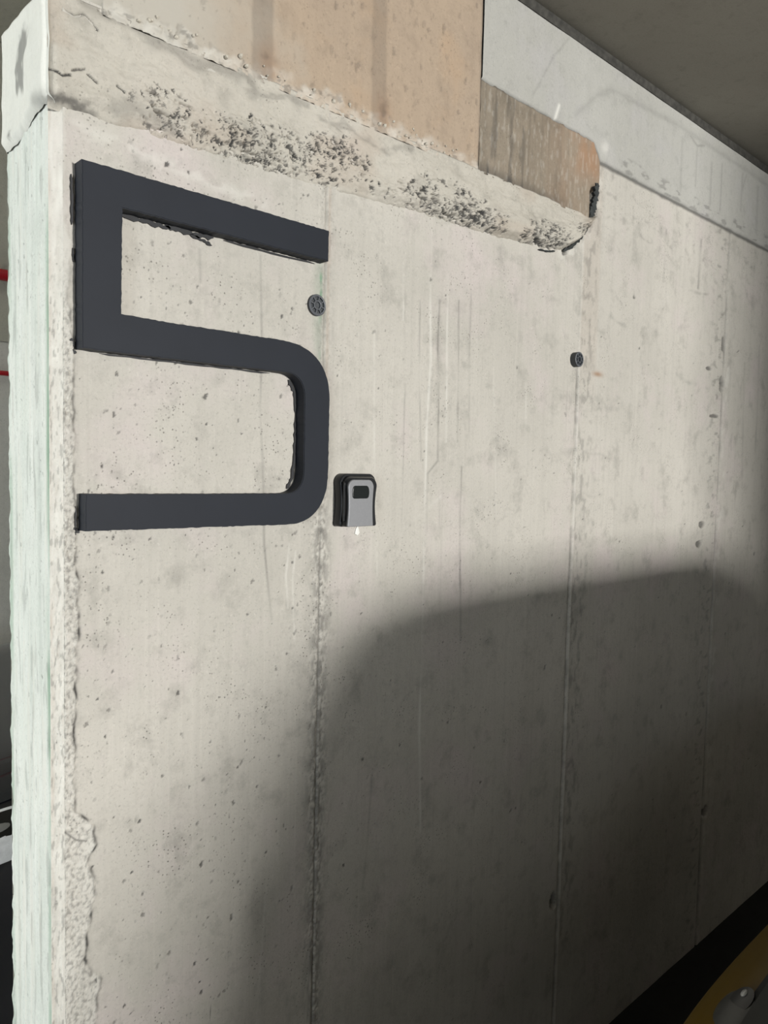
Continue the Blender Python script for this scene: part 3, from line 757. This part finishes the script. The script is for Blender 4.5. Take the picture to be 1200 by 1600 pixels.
stack('side_rib', [(-.0285, [(x, z) for x, z in outline(-.0462, -.0425, .010, .088, .0018, .0018, 0)]), (-.0318, outline(-.0455, -.0430, .012, .086, .0012, .0012, 0))], M_blackpl, box)

# ------------------------------------------------------------------ formwork plugs
def lathe(name, prof, mat, parent, n=40):
    v, f = [], []
    for r, y in prof:
        for i in range(n):
            a = 2 * math.pi * i / n
            v.append((r * math.cos(a), y, r * math.sin(a)))
    for k in range(len(prof) - 1):
        for i in range(n):
            a = k * n + i; b = k * n + (i + 1) % n
            f.append((a, b, b + n, a + n))
    o = pydata(name, v, f, mat, parent, True)
    bm = bmesh.new(); bm.from_mesh(o.data)
    bmesh.ops.recalc_face_normals(bm, faces=bm.faces[:])
    for e in bm.edges: e.smooth = e.calc_face_angle(0) < .7
    bm.to_mesh(o.data); bm.free()
    return o
def plug(loc, out_, label, rad=.0205):
    t = empty('formwork_plug', loc); tag(t, label, 'plug', 'plastic formwork plugs in the wall')
    y0 = -out_
    lathe('rim', [(rad * .98, .004), (rad, y0 * .8), (rad, y0), (rad * .90, y0 - .0012), (rad * .84, y0 - .0008), (rad * .82, y0 + .004)], M_plugd, t)
    lathe('rim_face', [(rad * .985, y0 - .0004), (rad * .90, y0 - .0016), (rad * .80, y0 - .0010), (rad * .80, y0 + .003)], M_plug, t)
    lathe('web', [(rad * .83, y0 + .0030), (rad * .30, y0 + .0030)], M_plugd, t)
    lathe('hub', [(rad * .44, y0 + .003), (rad * .44, y0 - .0012), (rad * .40, y0 - .0016), (rad * .33, y0 - .0012), (rad * .31, y0 + min(.010, out_ - .0025)), (rad * .30, y0 + min(.010, out_ - .0025))], M_plug, t)
    lathe('socket', [(rad * .33, y0 + min(.009, out_ - .0035)), (.0001, y0 + min(.009, out_ - .0030))], M_plugd, t)
    for k in range(8):
        a = 2 * math.pi * (k + .3) / 8
        o = boxes('spoke', [(rad * .40, y0 - .0008, -.0008, rad * .84, y0 + .003, .0008)], M_plug, t)
        o.rotation_euler = (0, a, 0)
    return t
plug((.9255, 0, 1.924), .0062, 'grey ribbed plastic plug just below the upper right tip of the numeral')
plug((1.8135, 0, 1.916), .016, 'grey ribbed plastic plug standing proud at the second wall joint', .0200)

# ------------------------------------------------------------------ cars
M_tyre = plain('tyre_rubber', (0.012, 0.012, 0.012), 0.85, noise=0.2)
M_rim = plain('alloy_rim', (0.35, 0.35, 0.36), 0.35, metal=0.8, noise=0.05)
M_chrome = plain('chrome_trim', (0.85, 0.86, 0.88), 0.12, metal=1.0, noise=0.02)
M_glass = plain('tinted_glass', (0.006, 0.007, 0.008), 0.05, noise=0.05, coat=0.5)
M_seam = plain('shadow_gap_rubber', (0.004, 0.004, 0.004), 0.8, noise=0.1)
M_lamp = plain('lamp_reflector', (0.035, 0.035, 0.032), 0.35, metal=0.3, noise=0.2, nscale=60)
M_lampd = plain('lamp_bezel', (0.004, 0.004, 0.004), 0.35, noise=0.1)
M_bulb = plain('lamp_bulb', (0.25, 0.25, 0.24), 0.15, metal=0.2, noise=0.02)
M_lens = plain('bright_lamp_lens', (0.80, 0.82, 0.85), 0.25, metal=0.1, noise=0.1, nscale=80)
M_plate = plain('blank_plate', (0.7, 0.7, 0.68), 0.5, noise=0.03)
M_yel = plain('yellow_car_paint', (0.055, 0.032, 0.0003), 0.45, noise=0.02, coat=0.0, spec=0.2)  # yellow darkened to include shade on the nose that nothing here casts
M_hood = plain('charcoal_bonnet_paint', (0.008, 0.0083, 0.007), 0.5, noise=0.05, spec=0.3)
M_navy = plain('dark_blue_car_paint', (0.010, 0.012, 0.018), 0.22, noise=0.05, coat=0.6)
M_tail = plain('red_tail_lens', (0.35, 0.01, 0.01), 0.2, noise=0.05)

def car(name, loc, rz, label, L, W, stations, cabin, paint, bonnet_paint, lamp, wheel_r=.33, chrome_nose=False):
    root = empty(name, loc, rz)
    tag(root, label, 'car')
    xs = np.array([s[0] for s in stations]); zbs = np.array([s[1] for s in stations]); zts = np.array([s[2] for s in stations]); hws = np.array([s[3] for s in stations])
    E_ = .42
    def B(x, t):            # body skin: t in 0..pi over the top, pi..2pi underneath
        zb_ = np.interp(x, xs, zbs); zt_ = np.interp(x, xs, zts); hw = np.interp(x, xs, hws)
        zc = zb_ + (zt_ - zb_) * .5; hz = (zt_ - zb_) * .5
        c, s = np.cos(t), np.sin(t)
        return np.stack([x + 0 * t, hw * np.sign(c) * np.abs(c) ** E_, zc + hz * np.sign(s) * np.abs(s) ** E_], -1)
    def nrm(fn, u, v, e=2e-3):
        a = fn(u + e, v) - fn(u - e, v); b = fn(u, v + e) - fn(u, v - e)
        n = np.cross(b, a); l = np.linalg.norm(n, axis=-1, keepdims=True)
        return n / np.maximum(l, 1e-9)
    def closed(nm, P, mat, par):
        """P (rows, cols, 3) top skin + inner skin joined at the rim."""
        top, bot = P
        nr, nc = top.shape[:2]
        v = np.concatenate([top.reshape(-1, 3), bot.reshape(-1, 3)])
        i = np.arange(nr * nc).reshape(nr, nc); o = nr * nc
        f = []
        for r in range(nr - 1):
            for c in range(nc - 1):
                a, b, c2, d_ = i[r, c], i[r, c + 1], i[r + 1, c + 1], i[r + 1, c]
                f.append((a, b, c2, d_)); f.append((d_ + o, c2 + o, b + o, a + o))
        rim = list(i[0, :]) + list(i[1:, -1]) + list(i[-1, -2::-1]) + list(i[-2:0:-1, 0])
        for k in range(len(rim)):
            a, b = rim[k], rim[(k + 1) % len(rim)]
            f.append((b, a, a + o, b + o))
        ob = pydata(nm, v, [tuple(int(q) for q in x) for x in f], mat, par, True)
        bm = bmesh.new(); bm.from_mesh(ob.data); bmesh.ops.recalc_face_normals(bm, faces=bm.faces[:])
        for e in bm.edges:
            e.smooth = (len(e.link_faces) == 2 and e.calc_face_angle(0) < .7)
        bm.to_mesh(ob.data); bm.free()
        return ob
    def patch(nm, fn, u0, u1, v0, v1, off, th_, mat, par=root, nu=14, nv=14, dome=0.0):
        U, V = np.meshgrid(np.linspace(u0, u1, nu), np.linspace(v0, v1, nv))
        n = nrm(fn, U, V); p = fn(U, V)
        if dome:
            w = np.sin(np.pi * (U - u0) / (u1 - u0)) * np.sin(np.pi * (V - v0) / (v1 - v0))
            return closed(nm, (p + n * (off + dome * w[..., None]), p + n * (off - th_)), mat, par)
        return closed(nm, (p + n * off, p + n * (off - th_)), mat, par)
    def disc(nm, fn, u, v, ru, rv, off, th_, mat, par=root, dome=0.0, r0=0.0, n=36):
        R, A = np.meshgrid(np.linspace(r0, 1, 6), np.linspace(0, 2 * np.pi, n))
        U = u + ru * R * np.cos(A); V = v + rv * R * np.sin(A)
        nn = nrm(fn, U, V); p = fn(U, V)
        return closed(nm, (p + nn * (off + dome * (1 - R[..., None] ** 2)), p + nn * (off - th_)), mat, par)
    # body shell
    xa = np.unique(np.concatenate([np.linspace(0, .4, 24), np.linspace(.4, L - .4, 40), np.linspace(L - .4, L, 20)]))
    ta_ = np.linspace(0, 2 * np.pi, 97)
    U, V = np.meshgrid(xa, ta_)
    P = B(U, V)
    ob = grid_mesh('body', P, None, paint, root)
    bm = bmesh.new(); bm.from_mesh(ob.data)
    bmesh.ops.remove_doubles(bm, verts=bm.verts[:], dist=1e-5)
    bmesh.ops.holes_fill(bm, edges=[e for e in bm.edges if e.is_boundary], sides=0)
    bmesh.ops.recalc_face_normals(bm, faces=bm.faces[:]); bm.to_mesh(ob.data); bm.free()
    # bonnet with shut line
    bx0, bx1 = lamp['bonnet0'], cabin['base0'] + .02
    bt_ = lamp['btop']
    patch('bonnet_gap', B, bx0 - .012, bx1, bt_ - .05, math.pi - bt_ + .05, .003, .01, M_seam, nu=20, nv=24)
    patch('bonnet', B, bx0, bx1, bt_, math.pi - bt_, .007, .012, bonnet_paint, nu=24, nv=26)
    # greenhouse
    cb = cabin
    def roofz(x):
        return np.interp(x, [cb['base0'], cb['roof0'], (cb['roof0'] + cb['roof1']) / 2, cb['roof1'], cb['base1']], [cb['belt'] + .02, cb['top'] - .025, cb['top'], cb['top'] - .03, cb['belt'] + .02])
    def G(x, t):
        z1 = roofz(x); zb0 = cb['belt'] - .06
        c, s = np.cos(t), np.sin(t)
        zz = zb0 + (z1 - zb0) * np.abs(s) ** .30
        k = (zz - zb0) / (cb['top'] - zb0)
        hw = W / 2 * (.965 - .19 * k)
        return np.stack([x + 0 * t, hw * np.sign(c) * np.abs(c) ** .30, zz], -1)
    xa = np.linspace(cb['base0'], cb['base1'], 60)
    U, V = np.meshgrid(xa, np.linspace(0.02, np.pi - .02, 61))
    gl = grid_mesh('cabin_glass', G(U, V), None, M_glass, root, flip=True)
    patch('roof', G, cb['roof0'] - .03, cb['roof1'] + .04, .50, math.pi - .50, .008, .014, paint, nu=24, nv=30)
    for sgn in (0, 1):
        def side(a, b): return (a, b) if sgn == 0 else (math.pi - b, math.pi - a)
        patch('roof_rail', G, cb['roof0'] - .05, cb['roof1'] + .05, *side(.16, .56), .007, .012, paint, nu=24)
        patch('front_pillar', G, cb['base0'] + .02, cb['roof0'], *side(.34, .60), .007, .012, paint)
        xm = (cb['roof0'] + cb['roof1']) / 2
        patch('middle_pillar', G, xm - .05, xm + .05, *side(.01, .2), .006, .012, M_seam)
        patch('rear_pillar', G, cb['roof1'] - .05, cb['roof1'] + .18, *side(.01, .5), .007, .012, paint)
        for a in (cb['base0'] + .12, xm, cb['roof1'] - .02):
            patch('door_seam', B, a, a + .006, *side(-.55, .55), .0015, .004, M_seam, nu=2)
        for a in (xm - .22, cb['roof1'] - .2):
            patch('door_handle', B, a, a + .17, *side(.16, .24), .02, .02, paint, nu=6, nv=4)
        patch('sill_trim', B, .75, L - .75, *side(-.8, -.55), .004, .01, M_seam)
        y = (W / 2 - .11) * (1 if sgn == 0 else -1)
        mir = boxes('mirror', [(cb['base0'] + .20, min(y, y + .10 * (1 if sgn == 0 else -1)), cb['belt'] + .01, cb['base0'] + .40, max(y, y + .10 * (1 if sgn == 0 else -1)), cb['belt'] + .13)], paint, root, .03, True)
        boxes('mirror_stalk', [(cb['base0'] + .20, min(y - .10 * (1 if sgn == 0 else -1), y + .03 * (1 if sgn == 0 else -1)), cb['belt'] + .0, cb['base0'] + .27, max(y - .10 * (1 if sgn == 0 else -1), y + .03 * (1 if sgn == 0 else -1)), cb['belt'] + .04)], M_seam, mir, .01)
        # lamps
        tt = lamp['t'] if sgn == 0 else math.pi - lamp['t']
        lm = disc('headlamp', B, lamp['x'], tt, lamp['rx'], lamp['rt'], .004, .012, lamp['mat'], dome=.004)
        disc('bezel', B, lamp['x'] + lamp['rx'] * .10, tt + (.05 if sgn == 0 else -.05) * 1.0, lamp['rx'] * .62, lamp['rt'] * .62, .0065, .012, lamp['in'], lm, dome=.002)
        disc('bulb', B, lamp['x'] + lamp['rx'] * .1, tt + lamp['bt'] * (1 if sgn == 0 else -1), lamp['rx'] * .16, lamp['rt'] * .16, .0095, .01, M_bulb, lm, dome=.0012, n=16)
        disc('tail_lamp', B, L - .12, .25 if sgn == 0 else math.pi - .25, .09, .2, .006, .012, M_tail, dome=.004)
        # wheels
        for xw in (.82, L - .85):
            yy = (W / 2 - .10) * (1 if sgn == 0 else -1)
            o_ = 1 if sgn == 0 else -1
            pr = [(wheel_r * .62, -.10), (wheel_r * .93, -.105), (wheel_r, -.08), (wheel_r, .08), (wheel_r * .93, .108), (wheel_r * .62, .105), (wheel_r * .60, .07)]
            ty = lathe('wheel', pr if sgn == 0 else [(r_, -y_) for r_, y_ in pr], M_tyre, root, 48); ty.location = (xw, yy, wheel_r)
            rm_ = lathe('rim', [(wheel_r * .63, o_ * .104), (wheel_r * .58, o_ * .095), (wheel_r * .56, o_ * .04), (.03, o_ * .035)], M_rim, ty, 40)
            for k in range(5):
                sp_ = boxes('spoke', [(.02, min(o_ * .03, o_ * .098), -.028, wheel_r * .58, max(o_ * .03, o_ * .098), .028)], M_rim, ty, .006)
                sp_.rotation_euler = (0, 2 * math.pi * k / 5, 0)
            ar = lathe('wheel_arch', [(wheel_r * .9, o_ * .06), (wheel_r * 1.2, o_ * .06), (wheel_r * 1.22, o_ * .085), (wheel_r * 1.14, o_ * .112), (wheel_r * 1.05, o_ * .10)], M_seam, root, 48)
            ar.location = (xw, yy, wheel_r + .01)
    # grille, plate
    gz = np.interp(.05, xs, zts)
    gr = boxes('grille', [(-.006, -W * .24, gz - .33, .06, W * .24, gz - .16)], M_seam, root, .01)
    for k in range(4):
        boxes('grille_bar', [(-.014, -W * .235, gz - .315 + .04 * k, .02, W * .235, gz - .302 + .04 * k)], M_chrome if chrome_nose else M_seam, gr)
    boxes('number_plate', [(-.02, -.26, gz - .50, .02, .26, gz - .39)], M_plate, root, .004)
    patch('bumper_trim', B, .03, .34, -.42, -.30, .006, .01, M_chrome if chrome_nose else M_seam, nu=10, nv=4)
    patch('bumper_trim', B, .03, .34, math.pi + .30, math.pi + .42, .006, .01, M_chrome if chrome_nose else M_seam, nu=10, nv=4)
    return root

yst = [(a_, b_, c_, d_ * 1.045) for a_, b_, c_, d_ in [(0, .42, .80, .70), (.02, .36, .87, .755), (.05, .30, .925, .80), (.10, .26, .962, .835), (.2, .22, .99, .862), (.5, .2, 1.02, .88), (1.1, .2, 1.06, .89), (2.2, .2, 1.08, .89), (3.2, .2, 1.08, .88), (3.7, .25, 1.05, .85), (3.87, .33, 1.0, .80), (3.9, .42, .92, .72)]]
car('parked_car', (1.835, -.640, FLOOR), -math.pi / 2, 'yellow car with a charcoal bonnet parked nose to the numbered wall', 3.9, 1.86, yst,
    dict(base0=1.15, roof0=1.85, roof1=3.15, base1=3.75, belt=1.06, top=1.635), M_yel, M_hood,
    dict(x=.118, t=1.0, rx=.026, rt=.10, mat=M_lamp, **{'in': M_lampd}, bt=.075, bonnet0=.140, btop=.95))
nst = [(0, .40, .70, .66), (.02, .33, .80, .72), (.06, .28, .88, .78), (.14, .24, .93, .83), (.3, .2, .97, .86), (.7, .2, 1.02, .875), (1.2, .2, 1.06, .88), (2.3, .2, 1.06, .88), (3.6, .2, 1.06, .87), (4.2, .25, 1.03, .84), (4.42, .35, .97, .78), (4.45, .42, .9, .7)]
car('parked_car', (.30, 1.42, FLOOR), 0.0, 'dark navy car with chrome nose trim parked behind the numbered wall', 4.45, 1.76, nst,
    dict(base0=1.45, roof0=2.15, roof1=3.4, base1=4.25, belt=1.05, top=1.50), M_navy, M_navy,
    dict(x=.22, t=.64, rx=.17, rt=.22, mat=M_lens, **{'in': M_lampd}, bt=.05, bonnet0=.2, btop=.90), chrome_nose=True)
